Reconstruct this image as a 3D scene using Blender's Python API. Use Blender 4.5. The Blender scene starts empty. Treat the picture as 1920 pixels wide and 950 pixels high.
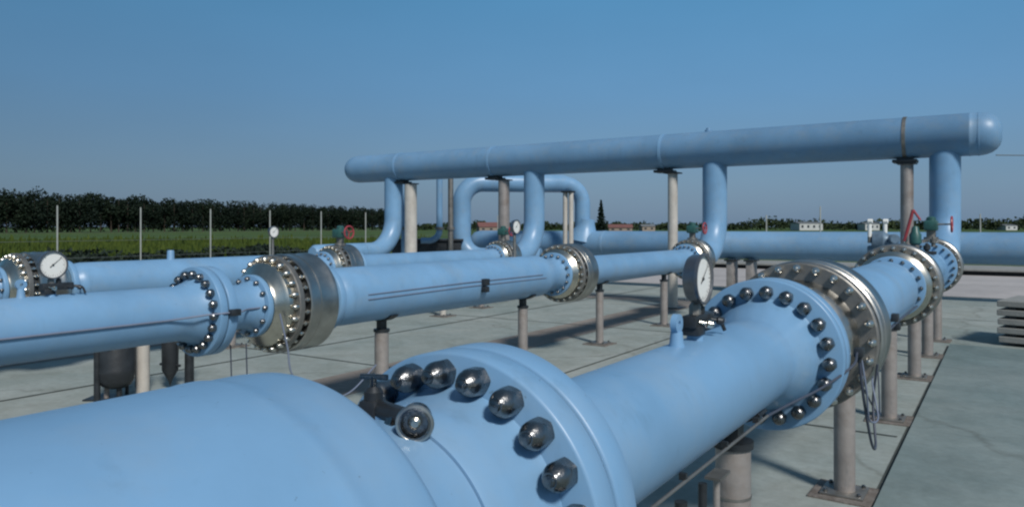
import bpy, bmesh, math, random
from mathutils import Vector, Matrix
R_ = math.radians
PI = math.pi
scn = bpy.context.scene
C = scn.collection
random.seed(7)

# ------------------------------------------------------------------ camera
F, VX, HY, H = 1414.0, 1885.0, 425.0, 2.0
TH = math.atan((VX-960)/F)
CT, ST = math.cos(TH), math.sin(TH)
cam = bpy.data.cameras.new('camera'); co = bpy.data.objects.new('camera', cam); C.objects.link(co)
cam.sensor_width = 36; cam.lens = 36*F/1920; cam.shift_y = -(475-HY)/1920
co.location = (0, 0, H); co.rotation_euler = (PI/2, 0, TH)
cam.clip_start = 0.05; cam.clip_end = 9000
scn.camera = co
scn.cycles.filter_width = 2.3

# ------------------------------------------------------------------ world, sun, exposure
SUN_EL, SUN_AZ = R_(43), math.atan2(.834, -.551)
w = bpy.data.worlds.new('World'); scn.world = w; w.use_nodes = True
nt = w.node_tree; bg = nt.nodes['Background']
sky = nt.nodes.new('ShaderNodeTexSky'); sky.sky_type = 'NISHITA'; sky.sun_disc = False
sky.sun_elevation = SUN_EL; sky.sun_rotation = SUN_AZ
sky.air_density = 1.0; sky.dust_density = 1.2; sky.ozone_density = 2.0; sky.altitude = 0
# a dull blue-grey haze towards the horizon, as the air of the photograph
geo = nt.nodes.new('ShaderNodeTexCoord'); sep = nt.nodes.new('ShaderNodeSeparateXYZ')
nt.links.new(geo.outputs['Generated'], sep.inputs[0])
ramp = nt.nodes.new('ShaderNodeValToRGB'); e = ramp.color_ramp.elements
e[0].position = 0.0; e[0].color = (.120, .195, .305, 1)
e[1].position = 0.62; e[1].color = (.080, .150, .235, 1)
for p, c in ((.06, (.122, .225, .350, 1)), (.17, (.092, .240, .430, 1)), (.30, (.066, .240, .445, 1)), (.42, (.070, .175, .300, 1))):
    n = e.new(p); n.color = c
nt.links.new(sep.outputs['Z'], ramp.inputs[0])
sc = nt.nodes.new('ShaderNodeVectorMath'); sc.operation = 'SCALE'; sc.inputs[3].default_value = 10.0
nt.links.new(ramp.outputs[0], sc.inputs[0])
mx = nt.nodes.new('ShaderNodeMix'); mx.data_type = 'RGBA'; mx.inputs[0].default_value = 0.86
nt.links.new(sky.outputs[0], mx.inputs[6]); nt.links.new(sc.outputs[0], mx.inputs[7])
# the sky is deeper away from the sun (to the left) and faintly mottled by thin high haze
dp = nt.nodes.new('ShaderNodeVectorMath'); dp.operation = 'DOT_PRODUCT'; dp.inputs[1].default_value = (-CT, -ST, 0)
nt.links.new(geo.outputs['Generated'], dp.inputs[0])
mr = nt.nodes.new('ShaderNodeMapRange'); mr.inputs[1].default_value = -.1; mr.inputs[2].default_value = .62; mr.inputs[3].default_value = 1.0; mr.inputs[4].default_value = .74
nt.links.new(dp.outputs['Value'], mr.inputs[0])
sn = nt.nodes.new('ShaderNodeTexNoise'); sn.inputs['Scale'].default_value = 1.6; sn.inputs['Detail'].default_value = 4
mp_ = nt.nodes.new('ShaderNodeMapping'); mp_.inputs['Scale'].default_value = (1, 1, 3.5); nt.links.new(geo.outputs['Generated'], mp_.inputs[0]); nt.links.new(mp_.outputs[0], sn.inputs[0])
m2 = nt.nodes.new('ShaderNodeMapRange'); m2.inputs[1].default_value = .3; m2.inputs[2].default_value = .7; m2.inputs[3].default_value = .95; m2.inputs[4].default_value = 1.05
nt.links.new(sn.outputs[0], m2.inputs[0])
ml = nt.nodes.new('ShaderNodeMath'); ml.operation = 'MULTIPLY'; nt.links.new(mr.outputs[0], ml.inputs[0]); nt.links.new(m2.outputs[0], ml.inputs[1])
s2 = nt.nodes.new('ShaderNodeVectorMath'); s2.operation = 'SCALE'; nt.links.new(mx.outputs[2], s2.inputs[0]); nt.links.new(ml.outputs[0], s2.inputs[3])
nt.links.new(s2.outputs[0], bg.inputs[0]); bg.inputs[1].default_value = 0.10

sl = bpy.data.lights.new('sun', 'SUN'); so = bpy.data.objects.new('sun', sl); C.objects.link(so)
sl.energy = 2.9; sl.angle = R_(9); sl.color = (1.0, .965, .92)
sdir = Vector((math.sin(SUN_AZ)*math.cos(SUN_EL), math.cos(SUN_AZ)*math.cos(SUN_EL), math.sin(SUN_EL)))
so.rotation_euler = sdir.to_track_quat('Z', 'Y').to_euler()
vs = scn.view_settings
vs.view_transform = 'Standard'; vs.look = 'None'; vs.exposure = 0.15; vs.gamma = 1.0; vs.use_curve_mapping = False

# ------------------------------------------------------------------ helpers
def at(px, py, d):
    """world point at depth d behind a picture position (1920 wide)"""
    r = (px-960)/F*d
    return Vector((r*CT-d*ST, r*ST+d*CT, H-(py-HY)*d/F))
def gat(px, d):
    v = at(px, HY, d); return v.x, v.y

def tag(o, label=None, cat=None, group=None, kind=None):
    if label: o['label'] = label
    if cat: o['category'] = cat
    if group: o['group'] = group
    if kind: o['kind'] = kind
    return o
def empty(name, loc, label, cat, group=None):
    o = bpy.data.objects.new(name, None); C.objects.link(o); o.location = loc
    o.empty_display_size = .1
    return tag(o, label, cat, group)
def world_loc(o):
    v = Vector(o.location)
    p = o.parent
    while p: v += Vector(p.location); p = p.parent
    return v
def obj(name, bm, mat, parent=None, smooth=35, loc=None):
    """bm is in world coordinates; with a parent the mesh is shifted to it"""
    me = bpy.data.meshes.new(name)
    bmesh.ops.recalc_face_normals(bm, faces=bm.faces)
    base = Vector((0, 0, 0)) if parent is None else world_loc(parent)
    if loc is not None: base = Vector(loc)
    bmesh.ops.translate(bm, verts=bm.verts, vec=-base)
    bm.to_mesh(me); bm.free()
    me.materials.append(mat)
    if smooth:
        for p in me.polygons: p.use_smooth = True
        me.set_sharp_from_angle(angle=R_(smooth))
    o = bpy.data.objects.new(name, me); C.objects.link(o)
    if parent is None: o.location = base
    else:
        o.parent = parent
        if loc is not None: o.location = Vector(loc)-world_loc(parent)
    return o
def raw(name, verts, faces, mat, parent=None):
    me = bpy.data.meshes.new(name); me.from_pydata(verts, [], faces); me.materials.append(mat); me.update()
    o = bpy.data.objects.new(name, me); C.objects.link(o)
    if parent: o.parent = parent; o.location = -world_loc(parent)
    return o
def basis(ax):
    ax = Vector(ax).normalized()
    up = Vector((0, 0, 1)) if abs(ax.z) < .9 else Vector((1, 0, 0))
    u = ax.cross(up).normalized(); v = u.cross(ax).normalized()
    return ax, u, v
def lathe(bm, org, ax, prof, seg=48, cap=True):
    org = Vector(org); ax, u, v = basis(ax); rings = []
    for t, r in prof:
        rings.append([bm.verts.new(org+ax*t+(u*math.cos(a)+v*math.sin(a))*r)
                      for a in [2*PI*k/seg for k in range(seg)]])
    for a, b in zip(rings, rings[1:]):
        for k in range(seg):
            bm.faces.new((a[k], a[(k+1) % seg], b[(k+1) % seg], b[k]))
    if cap:
        bm.faces.new(rings[0][::-1]); bm.faces.new(rings[-1])
    return bm
def tube(bm, pts, r, seg=12):
    pts = [Vector(p) for p in pts]; rings = []
    if not hasattr(r, '__len__'): r = [r]*len(pts)
    t0 = (pts[1]-pts[0]).normalized(); _, u, v = basis(t0)
    for i, p in enumerate(pts):
        t = (pts[min(i+1, len(pts)-1)]-pts[max(i-1, 0)]).normalized()
        q = t0.rotation_difference(t); u = q @ u; v = q @ v; t0 = t
        rings.append([bm.verts.new(p+(u*math.cos(2*PI*k/seg)+v*math.sin(2*PI*k/seg))*r[i]) for k in range(seg)])
    for a, b in zip(rings, rings[1:]):
        for k in range(seg): bm.faces.new((a[k], a[(k+1) % seg], b[(k+1) % seg], b[k]))
    bm.faces.new(rings[0][::-1]); bm.faces.new(rings[-1])
    return bm
def spline(ctrl, n=10):
    c = [Vector(p) for p in ctrl]; c = [c[0]*2-c[1]]+c+[c[-1]*2-c[-2]]; out = []
    for i in range(1, len(c)-2):
        for k in range(n):
            t = k/n
            out.append(.5*((2*c[i])+(c[i+1]-c[i-1])*t+(2*c[i-1]-5*c[i]+4*c[i+1]-c[i+2])*t*t+(3*c[i]-c[i-1]-3*c[i+1]+c[i+2])*t**3))
    out.append(c[-2]); return out
def bend(p0, corner, p1, rad, n=14):
    """straight - quarter bend - straight"""
    p0, c, p1 = Vector(p0), Vector(corner), Vector(p1)
    a = (p0-c).normalized(); b = (p1-c).normalized(); cen = c+a*rad+b*rad
    return [p0]+[cen-(b*math.cos(t)+a*math.sin(t))*rad for t in [PI/2*k/n for k in range(n+1)]]+[p1]
def box(bm, c, s, rot=0.0, bev=0.0):
    m = Matrix.Translation(Vector(c)) @ Matrix.Rotation(rot, 4, 'Z') @ Matrix.Diagonal((s[0], s[1], s[2], 1))
    r = bmesh.ops.create_cube(bm, size=1, matrix=m)
    if bev:
        ed = {e for v in r['verts'] for e in v.link_edges}
        bmesh.ops.bevel(bm, geom=list(ed), offset=bev, segments=2, affect='EDGES', profile=.5)
    return bm
B = bmesh.new

# ------------------------------------------------------------------ materials
def M(name, col, rough=.5, metal=0., noise=0., scale=4., bump=0., bscale=30., spec=.5, coat=0., col2=None, detail=6., stretch=None, rvar=0.):
    m = bpy.data.materials.new(name); m.use_nodes = True; t = m.node_tree; b = t.nodes['Principled BSDF']
    b.inputs['Base Color'].default_value = (*col, 1); b.inputs['Roughness'].default_value = rough
    b.inputs['Metallic'].default_value = metal; b.inputs['Specular IOR Level'].default_value = spec
    b.inputs['Coat Weight'].default_value = coat; b.inputs['Coat Roughness'].default_value = .15
    tc = t.nodes.new('ShaderNodeTexCoord')
    src = tc.outputs['Object']
    if stretch:
        mp = t.nodes.new('ShaderNodeMapping'); mp.inputs['Scale'].default_value = stretch
        t.links.new(src, mp.inputs[0]); src = mp.outputs[0]
    if noise or col2:
        n = t.nodes.new('ShaderNodeTexNoise'); n.inputs['Scale'].default_value = scale; n.inputs['Detail'].default_value = detail
        n.inputs['Roughness'].default_value = .6
        t.links.new(src, n.inputs[0])
        r = t.nodes.new('ShaderNodeValToRGB'); r.color_ramp.elements[0].position = .32; r.color_ramp.elements[1].position = .68
        c2 = col2 or tuple(min(1, x*(1+noise)) for x in col)
        c1 = col if col2 else tuple(x*(1-noise) for x in col)
        r.color_ramp.elements[0].color = (*c1, 1); r.color_ramp.elements[1].color = (*c2, 1)
        t.links.new(n.outputs[0], r.inputs[0]); t.links.new(r.outputs[0], b.inputs['Base Color'])
        if rvar:
            mr = t.nodes.new('ShaderNodeMapRange'); mr.inputs[3].default_value = rough-rvar; mr.inputs[4].default_value = rough+rvar
            t.links.new(n.outputs[0], mr.inputs[0]); t.links.new(mr.outputs[0], b.inputs['Roughness'])
    if bump:
        n2 = t.nodes.new('ShaderNodeTexNoise'); n2.inputs['Scale'].default_value = bscale; n2.inputs['Detail'].default_value = 4
        t.links.new(src, n2.inputs[0])
        bp = t.nodes.new('ShaderNodeBump'); bp.inputs['Strength'].default_value = bump; bp.inputs['Distance'].default_value = .02
        t.links.new(n2.outputs[0], bp.inputs['Height']); t.links.new(bp.outputs[0], b.inputs['Normal'])
    return m
mPaint = M('blue_paint', (.172, .330, .512), .38, noise=.10, scale=1.7, bump=.05, bscale=9, rvar=.08)
mPaintFar = M('blue_paint_dull', (.158, .300, .465), .42, noise=.09, scale=1.2, bump=.05, bscale=7, rvar=.06)
mSteel = M('valve_steel', (.44, .43, .40), .34, metal=1, noise=.16, scale=5, bump=.08, bscale=14, rvar=.08)
mSteelB = M('bright_steel', (.60, .57, .49), .26, metal=1, noise=.12, scale=7, rvar=.06)
mSteelD = M('dull_steel', (.25, .24, .22), .52, metal=.75, noise=.25, scale=6, bump=.15, bscale=20)
mBolt = M('bolt_steel', (.20, .20, .20), .27, metal=1, noise=.3, scale=16, bump=.2, bscale=60, rvar=.08)
mBoltB = M('bolt_zinc', (.62, .60, .55), .30, metal=1, noise=.2, scale=16)
mPost = M('galvanised_post', (.33, .30, .28), .5, metal=.35, noise=.18, scale=5, bump=.15, bscale=25)
mPostL = M('pale_post', (.52, .49, .44), .6, metal=.1, noise=.12, scale=4)
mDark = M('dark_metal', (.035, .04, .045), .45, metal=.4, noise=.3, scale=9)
mRubber = M('cable_rubber', (.05, .06, .085), .5, noise=.2, scale=8)
mCableBlue = M('cable_sheath_grey', (.16, .19, .26), .5, noise=.1)
mWhite = M('dial_white', (.78, .78, .74), .45, noise=.04, scale=10)
mRed = M('red_paint', (.30, .045, .055), .4, noise=.15, scale=8)
mGreen = M('green_paint', (.03, .10, .09), .4, noise=.2, scale=8)
mCase = M('gauge_case', (.20, .21, .23), .3, metal=.8, noise=.2, scale=10)
mTrans = M('grey_blue_enamel', (.13, .19, .25), .4, noise=.25, scale=9, metal=.2)
mTank = M('black_tank', (.022, .026, .03), .5, noise=.35, scale=6, bump=.2, bscale=15)
mFence = M('fence_post', (.30, .32, .30), .75, noise=.15, scale=3)
mWire = M('fence_wire', (.20, .22, .22), .5, metal=.5)
mHouse = M('white_wall', (.50, .51, .50), .8, noise=.08, scale=.4)
mHouse2 = M('ochre_wall', (.27, .22, .18), .8, noise=.1, scale=.4)
mRoof = M('red_roof', (.17, .075, .065), .8, noise=.2, scale=1.5)
mGrayRoof = M('grey_roof', (.16, .17, .18), .8, noise=.2, scale=1.0)
mGlass = M('window_glass', (.03, .04, .05), .12)
mBark = M('bark', (.05, .038, .028), .9, noise=.3, scale=3)

def weather(m, dust=(.30, .33, .33), amt=.16):
    """fine specks, dusty patches and thin wear over the paint"""
    t = m.node_tree; b = t.nodes['Principled BSDF']; lk = b.inputs['Base Color'].links[0]; src = lk.from_socket
    tc = t.nodes.new('ShaderNodeTexCoord')
    def layer(src, scale, lo, hi, col, fac, det=8, rough=.65, stretch=None):
        n = t.nodes.new('ShaderNodeTexNoise'); n.inputs['Scale'].default_value = scale; n.inputs['Detail'].default_value = det; n.inputs['Roughness'].default_value = rough
        v = tc.outputs['Object']
        if stretch:
            mp = t.nodes.new('ShaderNodeMapping'); mp.inputs['Scale'].default_value = stretch; t.links.new(v, mp.inputs[0]); v = mp.outputs[0]
        t.links.new(v, n.inputs[0])
        r = t.nodes.new('ShaderNodeMapRange'); r.inputs[1].default_value = lo; r.inputs[2].default_value = hi; r.inputs[3].default_value = 0; r.inputs[4].default_value = fac
        t.links.new(n.outputs[0], r.inputs[0])
        x = t.nodes.new('ShaderNodeMix'); x.data_type = 'RGBA'; t.links.new(r.outputs[0], x.inputs[0]); t.links.new(src, x.inputs[6]); x.inputs[7].default_value = (*col, 1)
        return x.outputs[2]
    src = layer(src, 3.2, .48, .75, dust, amt*1.6)
    src = layer(src, 9., .58, .70, (.07, .12, .15), amt*.9, stretch=(1, 1, .25))
    src = layer(src, 55., .70, .76, (.06, .07, .07), amt*3.2, det=3)
    t.links.new(src, b.inputs['Base Color'])
weather(mPaint); weather(mPaintFar, amt=.2)
weather(mPost, (.22, .14, .09), .3); weather(mPostL, (.30, .24, .18), .22)
def leafmat(name, a, b, sc=.25):
    m = M(name, a, .75, col2=b, scale=sc, detail=5, spec=.15); return m
mForest = leafmat('forest_leaves', (.006, .013, .009), (.013, .023, .012), .12)
mTreeline = leafmat('treeline_leaves', (.012, .026, .014), (.045, .060, .022), .12)
mConifer = leafmat('conifer_needles', (.006, .015, .014), (.016, .028, .018), .5)
mBush = leafmat('bush_leaves', (.010, .018, .018), (.030, .045, .028), 1.2)
mWeed = leafmat('weed_leaves', (.030, .055, .012), (.085, .115, .020), .6)

def ground_mat(name, cols, scales, rough=.9, bump=.25, bs=8., cracks=0., pos=(.3, .7)):
    """three octaves of mottling, streaks and hairline cracks"""
    m = bpy.data.materials.new(name); m.use_nodes = True; t = m.node_tree; b = t.nodes['Principled BSDF']
    b.inputs['Roughness'].default_value = rough; b.inputs['Specular IOR Level'].default_value = .3
    tc = t.nodes.new('ShaderNodeTexCoord')
    prev = None
    for i, (sc_, (c1, c2)) in enumerate(zip(scales, cols)):
        n = t.nodes.new('ShaderNodeTexNoise'); n.inputs['Scale'].default_value = sc_; n.inputs['Detail'].default_value = 8
        n.inputs['Roughness'].default_value = .62; n.inputs['Distortion'].default_value = .5
        t.links.new(tc.outputs['Object'], n.inputs[0])
        r = t.nodes.new('ShaderNodeValToRGB'); r.color_ramp.elements[0].position = pos[0]; r.color_ramp.elements[1].position = pos[1]
        r.color_ramp.elements[0].color = (*c1, 1); r.color_ramp.elements[1].color = (*c2, 1)
        t.links.new(n.outputs[0], r.inputs[0])
        if prev is None: prev = r.outputs[0]
        else:
            mm = t.nodes.new('ShaderNodeMix'); mm.data_type = 'RGBA'; mm.blend_type = 'MULTIPLY'; mm.inputs[0].default_value = 1
            t.links.new(prev, mm.inputs[6]); t.links.new(r.outputs[0], mm.inputs[7]); prev = mm.outputs[2]
    if cracks:
        v = t.nodes.new('ShaderNodeTexVoronoi'); v.feature = 'DISTANCE_TO_EDGE'; v.inputs['Scale'].default_value = cracks
        nd = t.nodes.new('ShaderNodeTexNoise'); nd.inputs['Scale'].default_value = 1.7; nd.inputs['Detail'].default_value = 6
        t.links.new(tc.outputs['Object'], nd.inputs[0])
        va = t.nodes.new('ShaderNodeVectorMath'); va.operation = 'ADD'
        t.links.new(tc.outputs['Object'], va.inputs[0]); t.links.new(nd.outputs[1], va.inputs[1]); t.links.new(va.outputs[0], v.inputs['Vector'])
        cr = t.nodes.new('ShaderNodeValToRGB'); cr.color_ramp.elements[0].position = 0; cr.color_ramp.elements[1].position = .008
        cr.color_ramp.elements[0].color = (.72, .70, .68, 1); cr.color_ramp.elements[1].color = (1, 1, 1, 1)
        t.links.new(v.outputs['Distance'], cr.inputs[0])
        mm = t.nodes.new('ShaderNodeMix'); mm.data_type = 'RGBA'; mm.blend_type = 'MULTIPLY'; mm.inputs[0].default_value = .8
        t.links.new(prev, mm.inputs[6]); t.links.new(cr.outputs[0], mm.inputs[7]); prev = mm.outputs[2]
    t.links.new(prev, b.inputs['Base Color'])
    n2 = t.nodes.new('ShaderNodeTexNoise'); n2.inputs['Scale'].default_value = bs; n2.inputs['Detail'].default_value = 8
    t.links.new(tc.outputs['Object'], n2.inputs[0])
    bp = t.nodes.new('ShaderNodeBump'); bp.inputs['Strength'].default_value = bump; bp.inputs['Distance'].default_value = .02
    t.links.new(n2.outputs[0], bp.inputs['Height']); t.links.new(bp.outputs[0], b.inputs['Normal'])
    return m
mConc = ground_mat('yard_concrete', [((.26, .31, .30), (.37, .395, .37)), ((.74, .74, .71), (1, 1, 1)), ((.88, .87, .86), (1.06, 1.06, 1.06))], (.35, 1.7, 11), cracks=.13)
mConcR = ground_mat('apron_concrete', [((.215, .285, .28), (.35, .395, .375)), ((.70, .73, .73), (1, 1, 1)), ((.88, .88, .87), (1.06, 1.06, 1.06))], (.4, 1.2, 12), cracks=.10)
mConcP = ground_mat('pale_concrete', [((.36, .34, .33), (.47, .44, .425)), ((.88, .88, .88), (1, 1, 1))], (.3, 3.))
mKerb = ground_mat('kerb_concrete', [((.24, .25, .24), (.33, .33, .31)), ((.8, .8, .8), (1, 1, 1))], (1., 6.))
mJoint = ground_mat('joint_dirt', [((.045, .055, .05), (.09, .095, .085))], (3.,))
mGrout = ground_mat('stained_grout', [((.12, .10, .085), (.27, .25, .23)), ((.7, .68, .66), (1, 1, 1))], (6., 22.), bump=.5, bs=40)
mField = ground_mat('field_grass', [((.034, .070, .014), (.075, .118, .026)), ((.55, .6, .5), (1.25, 1.2, 1.0))], (.045, .35), bump=.6, bs=2.)
mTrack = ground_mat('farm_track', [((.12, .15, .085), (.17, .19, .12))], (.2,))

# ------------------------------------------------------------------ ground
def sheet(name, pts, z, mat, kind='structure'):
    bm = B(); bm.faces.new([bm.verts.new((x, y, z)) for x, y in pts])
    o = obj(name, bm, mat, None, smooth=0); o['kind'] = kind; return o
def rect(name, x0, x1, y0, y1, z, mat): return sheet(name, [(x0, y0), (x1, y0), (x1, y1), (x0, y1)], z, mat)
rect('ground', -4500, 4500, -4500, 4500, -.03, mField)
rect('yard_pavement', -30, 26, -14, 36.4, 0.0, mConc)
rect('far_pavement', -30, 26, 25.0, 36.4, .004, mConcP)
# the raised apron on the right of the foreground run, 4 cm proud with a dirty seam along it
bm = B(); box(bm, (12.6-.39, 0.4, -.09), (26.0-.02, 28.4, .26), bev=.008); o = obj('apron_pavement', bm, mConcR); o['kind'] = 'structure'
rect('seam_path', -.822, -.785, -13.8, 14.6, .004, mJoint)
mTan = ground_mat('tan_ground', [((.20, .175, .155), (.32, .285, .25)), ((.8, .78, .76), (1, 1, 1))], (.6, 9.), bump=.5, bs=60)  # mottled tan-brown colour for three long strips over the slab
rect('tan_strip', -7.55, -6.55, -14, 18.85, .004, mTan)
rect('tan_strip', -12.9, -11.9, -14, 18.85, .004, mTan)
rect('tan_strip', -30, -2.2, 19.0, 20.1, .004, mTan)
# joints in the slab
for i, (x0, x1, y0, y1) in enumerate([(-9.66, -9.62, -14, 25), (-5.05, -5.02, -14, 25), (-14.3, -14.26, -14, 25), (-30, -.86, 8.0, 8.03), (-30, -.86, 2.6, 2.63), (-30, -.86, 13.6, 13.63),
                                       (-30, 26, 18.9, 18.93), (-30, 26, 24.94, 25.0), (-30, 26, 30.2, 30.24)]):
    rect('joint_path', x0, x1, y0, y1, .008, mJoint)
# low raised platform that closes the yard at the back, its coping overhanging a dark recess
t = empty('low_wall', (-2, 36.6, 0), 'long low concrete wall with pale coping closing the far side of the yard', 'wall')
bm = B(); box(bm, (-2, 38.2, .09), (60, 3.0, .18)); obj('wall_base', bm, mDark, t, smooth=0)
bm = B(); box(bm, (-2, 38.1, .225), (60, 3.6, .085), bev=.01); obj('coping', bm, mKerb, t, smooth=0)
# farm track in front of the wood
tr = [(gat(-700, 150), gat(-700, 156)), (gat(-60, 214), gat(-60, 224)), (gat(330, 285), gat(330, 300)), (gat(740, 420), gat(740, 450))]
bm = B()
L1 = [bm.verts.new((a[0], a[1], -.02)) for a, b in tr]; L2 = [bm.verts.new((b[0], b[1], -.02)) for a, b in tr]
for k in range(3): bm.faces.new((L1[k], L1[k+1], L2[k+1], L2[k]))
o = obj('farm_track', bm, mTrack, smooth=0); o['kind'] = 'structure'

# ------------------------------------------------------------------ foliage helpers
def leaf(V, Fc, p, s, rnd):
    n = Vector((rnd.gauss(0, 1), rnd.gauss(0, 1), rnd.gauss(0, 1)+.5)).normalized(); _, u, v = basis(n)
    a = rnd.random()*PI; u, v = u*math.cos(a)+v*math.sin(a), v*math.cos(a)-u*math.sin(a)
    k = len(V); s1 = s*rnd.uniform(.6, 1.3); s2 = s*rnd.uniform(.4, .9)
    V += [tuple(p-u*s1), tuple(p-v*s2), tuple(p+u*s1), tuple(p+v*s2)]; Fc.append((k, k+1, k+2, k+3))
def crown(V, Fc, x, y, z0, z1, wd, n, s, rnd, kind='round'):
    cl = [(rnd.uniform(-.5, .5), rnd.uniform(-.5, .5), rnd.uniform(.1, .9), rnd.uniform(.22, .42)) for _ in range(9)]
    for _ in range(n):
        if kind == 'cone':
            h = rnd.random()**1.25; rr = wd*.5*(1-h)**.85*(.75+.25*math.sin(h*60))*math.sqrt(rnd.uniform(.25, 1)); a = rnd.random()*2*PI
            p = Vector((x+rr*math.cos(a), y+rr*math.sin(a), z0+h*(z1-z0)))
        else:
            cx, cy, cz, cr = cl[rnd.randrange(9)]
            d = Vector((rnd.gauss(0, 1), rnd.gauss(0, 1), rnd.gauss(0, 1))).normalized()*cr*rnd.uniform(.6, 1.0)
            p = Vector((x+(cx*.9+d.x)*wd, y+(cy*.9+d.y)*wd, z0+min(1.0, max(0, (cz*.75+.1+d.z*.7)))*(z1-z0)))
        leaf(V, Fc, p, s, rnd)
def trunk(bm, x, y, h, r):
    tube(bm, [(x, y, -.2), (x+r*.3, y, h*.4), (x-r*.2, y+r*.2, h*.8), (x, y, h)], [r*1.2, r, r*.6, r*.25], 6)

# the wood: one mass, no tree in it can be told apart
rnd = random.Random(3); V = []; Fc = []; tb = B()
def fd(px): return 1/(1/244+(px)/600*(1/395-1/244))
for row in range(3):
    px = -260.
    while px < 725:
        d = fd(px)+row*7+rnd.uniform(-2, 2)
        x, y = gat(px, d); h = rnd.uniform(12.8, 14.6)+(.8 if px < 330 else 0)
        if rnd.random() < .12: h += rnd.uniform(.3, 1.0)
        crown(V, Fc, x, y, .4, h, rnd.uniform(6.0, 8.5), 760, .46, rnd, 'round')
        if row == 0: trunk(tb, x, y, h*.8, .22)
        px += 3.6*F/d*rnd.uniform(.75, 1.25)
o = raw('forest', V, Fc, mForest); tag(o, 'dense dark wood along the far side of the green field', 'forest', kind='stuff')
o2 = obj('trunks', tb, mBark, o, smooth=60)
# distant tree line on the right
V = []; Fc = []
for px in [p*1.0 for p in range(740, 2150, 4)]:
    d = rnd.uniform(430, 560); x, y = gat(px+rnd.uniform(-3, 3), d)
    h = rnd.uniform(3.0, 5.5) if px < 1400 else rnd.uniform(4.0, 8.0)
    if 1395 < px < 1480 or 1780 < px < 1850 or px > 1900: h += 1.4
    crown(V, Fc, x, y, 0, h, rnd.uniform(5, 11), 60, .9, rnd)
o = raw('treeline', V, Fc, mTreeline); tag(o, 'thin low line of distant trees along the horizon behind the pipes', 'tree line', kind='stuff')
# tall conifer
V = []; Fc = []; x, y = gat(1127, 300)
t = empty('conifer_tree', (x, y, 0), 'tall dark narrow conifer standing alone on the horizon beside the red roofs', 'tree')
crown(V, Fc, x, y, .5, 12.6, 5.6, 900, .45, rnd, 'cone'); crown(V, Fc, x, y, .5, 9.5, 4.6, 400, .45, rnd, 'cone')
raw('crown', V, Fc, mConifer, t); bm = B(); trunk(bm, x, y, 11.5, .22); obj('trunk', bm, mBark, t)
for px, d, h, wd, lab in [(905, 330, 5.2, 6, 'round green tree left of the red roof seen under the overhead header'), (1098, 320, 4.2, 7, 'low bushy tree just left of the tall conifer'),
                          (955, 310, 4.0, 6, 'small round tree right of the red roof seen under the overhead header')]:
    x, y = gat(px, d); t = empty('tree', (x, y, 0), lab, 'tree', 'trees around the far houses'); V = []; Fc = []
    crown(V, Fc, x, y, .6, h, wd, 320, .5, rnd); raw('crown', V, Fc, mTreeline, t); bm = B(); trunk(bm, x, y, h*.7, .2); obj('trunk', bm, mBark, t)

# bushes by the fence
for i, (px, d, h, wd, lab) in enumerate([(158, 30, 1.05, 2.4, 'dark bush nearest the large round gauge, tallest of the row behind the pipes'), (208, 31, .95, 1.9, 'dark bush behind the left end of the middle pipe'),
    (262, 32, .85, 1.7, 'dark bush at the foot of the second fence post'), (318, 33, 1.0, 1.8, 'dark bush between the second and third fence posts'), (366, 34, .92, 1.6, 'dark bush left of the third fence post'),
    (412, 35, .9, 1.6, 'dark bush just right of the third fence post'), (455, 36, 1.15, 2.0, 'tallish dark bush left of the small round gauge'), (498, 37, 1.1, 1.6, 'dark bush right behind the small round gauge'),
    (556, 38, 1.0, 1.9, 'dark bush between the small gauge and the steel valve')]):
    x, y = gat(px, d); V = []; Fc = []; h *= 1.05; crown(V, Fc, x, y, 0, h, wd*1.25, 1100, .10, rnd)
    t = empty('bush', (x, y, 0), lab, 'bush', 'dark bushes along the fence'); raw('foliage', V, Fc, mBush, t)
    bm = B(); tube(bm, [(x, y, 0), (x+.05, y, h*.4), (x+.1, y+.05, h*.7)], [.03, .02, .01], 6); obj('stem', bm, mBark, t)
# rough weeds and grass in the field
V = []; Fc = []
for _ in range(5200):
    d = rnd.uniform(32, 100); px = rnd.uniform(-120, 820); x, y = gat(px, d)
    if x > -28.5 and y < 37: continue
    hh = rnd.uniform(.25, .7)*(1.7 if rnd.random() < .12 else 1)
    for k in range(3):
        a = rnd.random()*PI; dx, dy = math.cos(a)*.12*(1+d/60), math.sin(a)*.12*(1+d/60); q = len(V)
        V += [(x-dx, y-dy, -.05), (x+dx, y+dy, -.05), (x+dx*.3+rnd.uniform(-.1, .1), y+dy*.3, hh)]; Fc.append((q, q+1, q+2))
o = raw('weeds', V, Fc, mWeed); tag(o, 'rough yellow-green weeds and tall grass in the field beyond the fence', 'grass', kind='stuff')

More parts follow.
